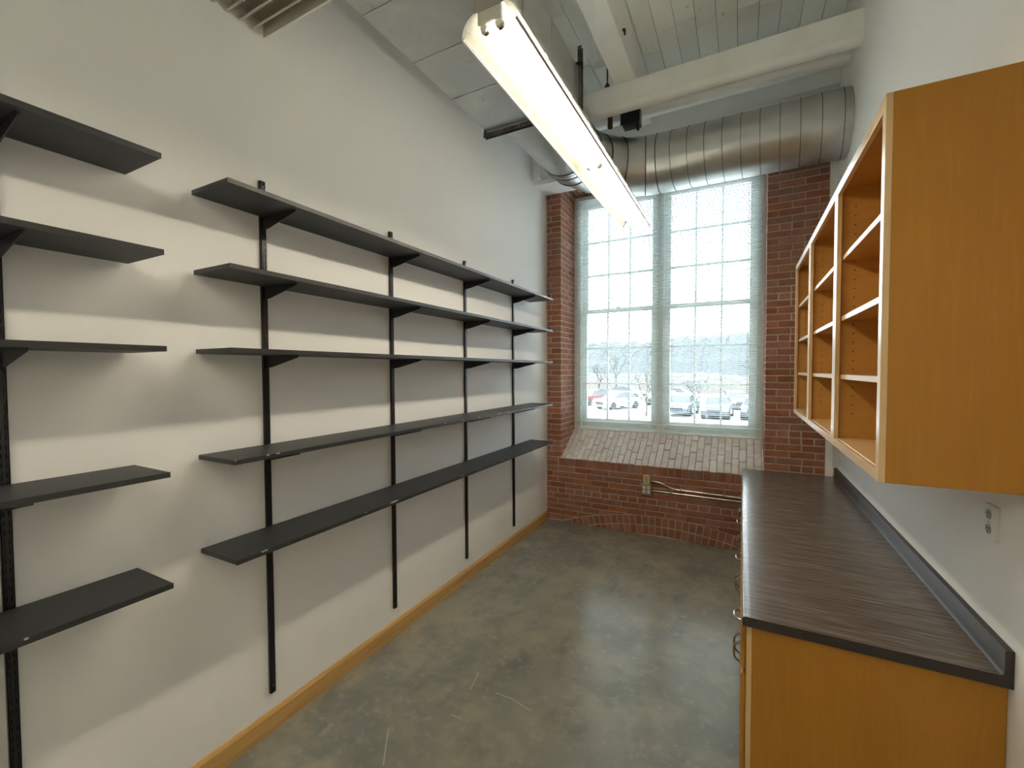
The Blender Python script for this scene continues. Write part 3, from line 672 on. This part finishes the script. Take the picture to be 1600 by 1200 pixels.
# ------------------------------------------------------------------ outside: parking lot, cars, trees, wooded hill
GZ = -1.5
struct('parking_lot', box((-220, .70, GZ - .3), (160, 75, GZ)), 'asphalt', 'pale asphalt parking lot outside the window')
def rough_strip(name, y0, y1, z0, h, xa, xb, nx, amp, seed, material, label, cat):
    r = random.Random(seed); m = MB(); ph = [r.uniform(0, 6.28) for _ in range(6)]
    rows = 5; vs = []
    for j in range(rows + 1):
        t_ = j / rows
        for i in range(nx + 1):
            x = xa + (xb - xa) * i / nx
            w_ = sum(math.sin(x * f_ + p) / (k + 1) for k, (f_, p) in enumerate(zip((.012, .05, .13, .31, .7, 1.3), ph)))
            hh = (h + amp * w_ * .5 + r.uniform(-.5, .5) * amp * .5) * math.sin(t_ * math.pi / 2) ** .8
            vs.append((x, y0 + (y1 - y0) * t_ + r.uniform(-1, 1) * amp * .2, z0 + hh))
    n = nx + 1
    top = [(v[0], y1 + 25, v[2] - .5) for v in vs[-n:]]; bot = [(v[0], y1 + 25, z0 - .5) for v in vs[-n:]]; vs += top + bot; R_ = rows + 3
    m.add(vs, [(j * n + i, j * n + i + 1, (j + 1) * n + i + 1, (j + 1) * n + i) for j in range(R_ - 1) for i in range(nx)])
    return tag(obj(name, m, material), label, cat)
o = rough_strip('brush_bank', 62, 78, GZ, 2.2, -160, 110, 420, .8, 3, 'brush', 'brown winter brush bank behind the parked cars', 'bank')
o = rough_strip('wooded_hill', 120, 165, GZ, 13.5, -300, 170, 600, 2.6, 4, 'hill_wood', 'long hazy wooded hill on the horizon', 'hill')
def car_meshes():
    prof = [(-2.2, .28), (-2.22, .62), (-2.1, .88), (-1.5, .95), (-1.05, .98), (1.35, 1.0), (2.0, .93), (2.2, .78), (2.22, .4), (2.15, .28)]
    cab = [(-1.15, .95), (-.45, 1.42), (.2, 1.48), (1.0, 1.42), (1.75, .95)]
    d = {}
    b_ = MB(); rings = []
    for w_, s in ((-.86, .96), (-.8, 1), (.8, 1), (.86, .96)): rings.append([(w_, y * s, .3 + (z - .3) * (s if s < 1 else 1)) for y, z in prof])
    b_.loft(rings); d['body'] = (b_, 'car_paint')
    g = MB(); g.loft([[(x * (.78 if z < 1.2 else .62), y, z) for y, z in cab] for x in (-1, 1)]); d['glasshouse'] = (g, 'car_glass')
    r_ = MB(); r_.prism([(-.40, 1.425), (.2, 1.485), (.98, 1.425), (.95, 1.46), (.2, 1.52), (-.36, 1.46)], 'x', -.64, .64); d['roof'] = (r_, 'car_paint')
    h = MB()
    h.box((-.15, -2.225, .62), (.15, -2.16, .78))
    d['headlight'] = (h, 'car_lamp')
    gl = MB().box((-.45, -2.228, .45), (.45, -2.18, .66)); d['grille'] = (gl, 'tyre')
    wh = MB().tube([(-.11, 0, 0), (.11, 0, 0)], .33, 18); d['wheel'] = (wh, 'tyre')
    return d
CM = {k: (lambda me, mt: (me.materials.append(MATS[mt]), me)[1])(v[0].mesh('car_' + k), v[1]) for k, v in car_meshes().items()}
def car(x, y, rz, col, label, s=1.0):
    t = thing('car', label, 'car', (x, y, GZ), 'cars in the parking lot'); t.rotation_euler.z = rz; t.scale = (s, s, s)
    for nm, loc in (('body', (0, 0, 0)), ('glasshouse', (0, 0, 0)), ('roof', (0, 0, 0)), ('headlight', (-.67, 0, 0)), ('headlight', (.67, 0, 0)), ('grille', (0, 0, 0))) + tuple(('wheel', (sx * .78, sy, .33)) for sx in (-1, 1) for sy in (-1.4, 1.4)):
        o = bpy.data.objects.new(nm, CM[nm]); COL.objects.link(o); o.parent = t; o.location = loc; o.color = (*col, 1)
cars = [(-1.78, 30.2, -.1, (0.049, 0.074, 0.094), 'dark blue car facing the window, left in the right window'),
        (.70, 29.2, -.06, (0.040, 0.049, 0.064), 'dark grey car facing the window, beside the small bare tree'),
        (1.6, 37.5, .3, (0.059, 0.069, 0.078), 'grey car parked in the second row, upper right'),
        (3.1, 29.6, -.05, (0.025, 0.040, 0.059), 'dark car half hidden at the right window edge'),
        (-7.5, 33.2, -.5, (0.271, 0.286, 0.295), 'white car seen through the left window'),
        (-10.6, 36.5, -.6, (0.148, 0.025, 0.022), 'red car at the far left of the left window'),
        (-4.6, 39.5, -.3, (0.078, 0.099, 0.118), 'blue grey car near the middle of the window pair'),
        (-9.9, 47.0, 1.4, (0.172, 0.188, 0.197), 'silver car parked sideways farther back'),
        (-3.9, 44.5, 1.45, (0.246, 0.246, 0.246), 'pale car parked sideways behind the window mullion')]
for c_ in cars: car(*c_)
def tree(x, y, h, seed, label):
    r = random.Random(seed); m = MB(); tw = MB()
    def grow(p, d, l, rad, depth):
        q = p + d * l; (m if depth > 2 else tw).tube([p, (p + q) / 2 + Vector((r.uniform(-1, 1), r.uniform(-1, 1), 0)) * l * .04, q], [rad, rad * .85, rad * .7], 5, cap=False)
        if depth == 0: return
        for _ in range(3):
            nd = (d + Vector((r.uniform(-.75, .75), r.uniform(-.75, .75), r.uniform(-.1, .5)))).normalized(); grow(q, nd, l * r.uniform(.6, .8), rad * .6, depth - 1)
    grow(Vector((x, y, GZ)), Vector((0, 0, 1)), h * .30, h * .016, 4)
    t = thing('bare_tree', label, 'tree', (x, y, GZ), 'bare trees in the parking lot'); obj('trunk', m, 'bark', t); obj('twigs', tw, 'bark', t)['kind'] = 'stuff'
tree(-.66, 27.6, 3.4, 1, 'small bare tree between the two dark cars')
tree(-3.95, 27.4, 4.0, 2, 'bare tree just left of the window mullion')
tree(-11.2, 40, 5.2, 3, 'bare tree at the left edge of the left window')
tree(-7.8, 58, 7.5, 4, 'tall bare tree in front of the hill in the left window')
tree(-13.5, 56, 7.0, 5, 'bare tree behind the red car')
tree(4.0, 57, 6.5, 6, 'bare tree behind the car half hidden at the right')
lpst = thing('lamp_post', 'slender parking lot lamp post in the right window', 'lamp post', (3.6, 42, GZ))
obj('pole', MB().tube([(3.6, 42, GZ), (3.6, 42, 5.2)], [.07, .05], 8), 'dull_grey', lpst); obj('lamp_head', box((3.0, 41.85, 5.15), (3.7, 42.15, 5.27)), 'dull_grey', lpst)
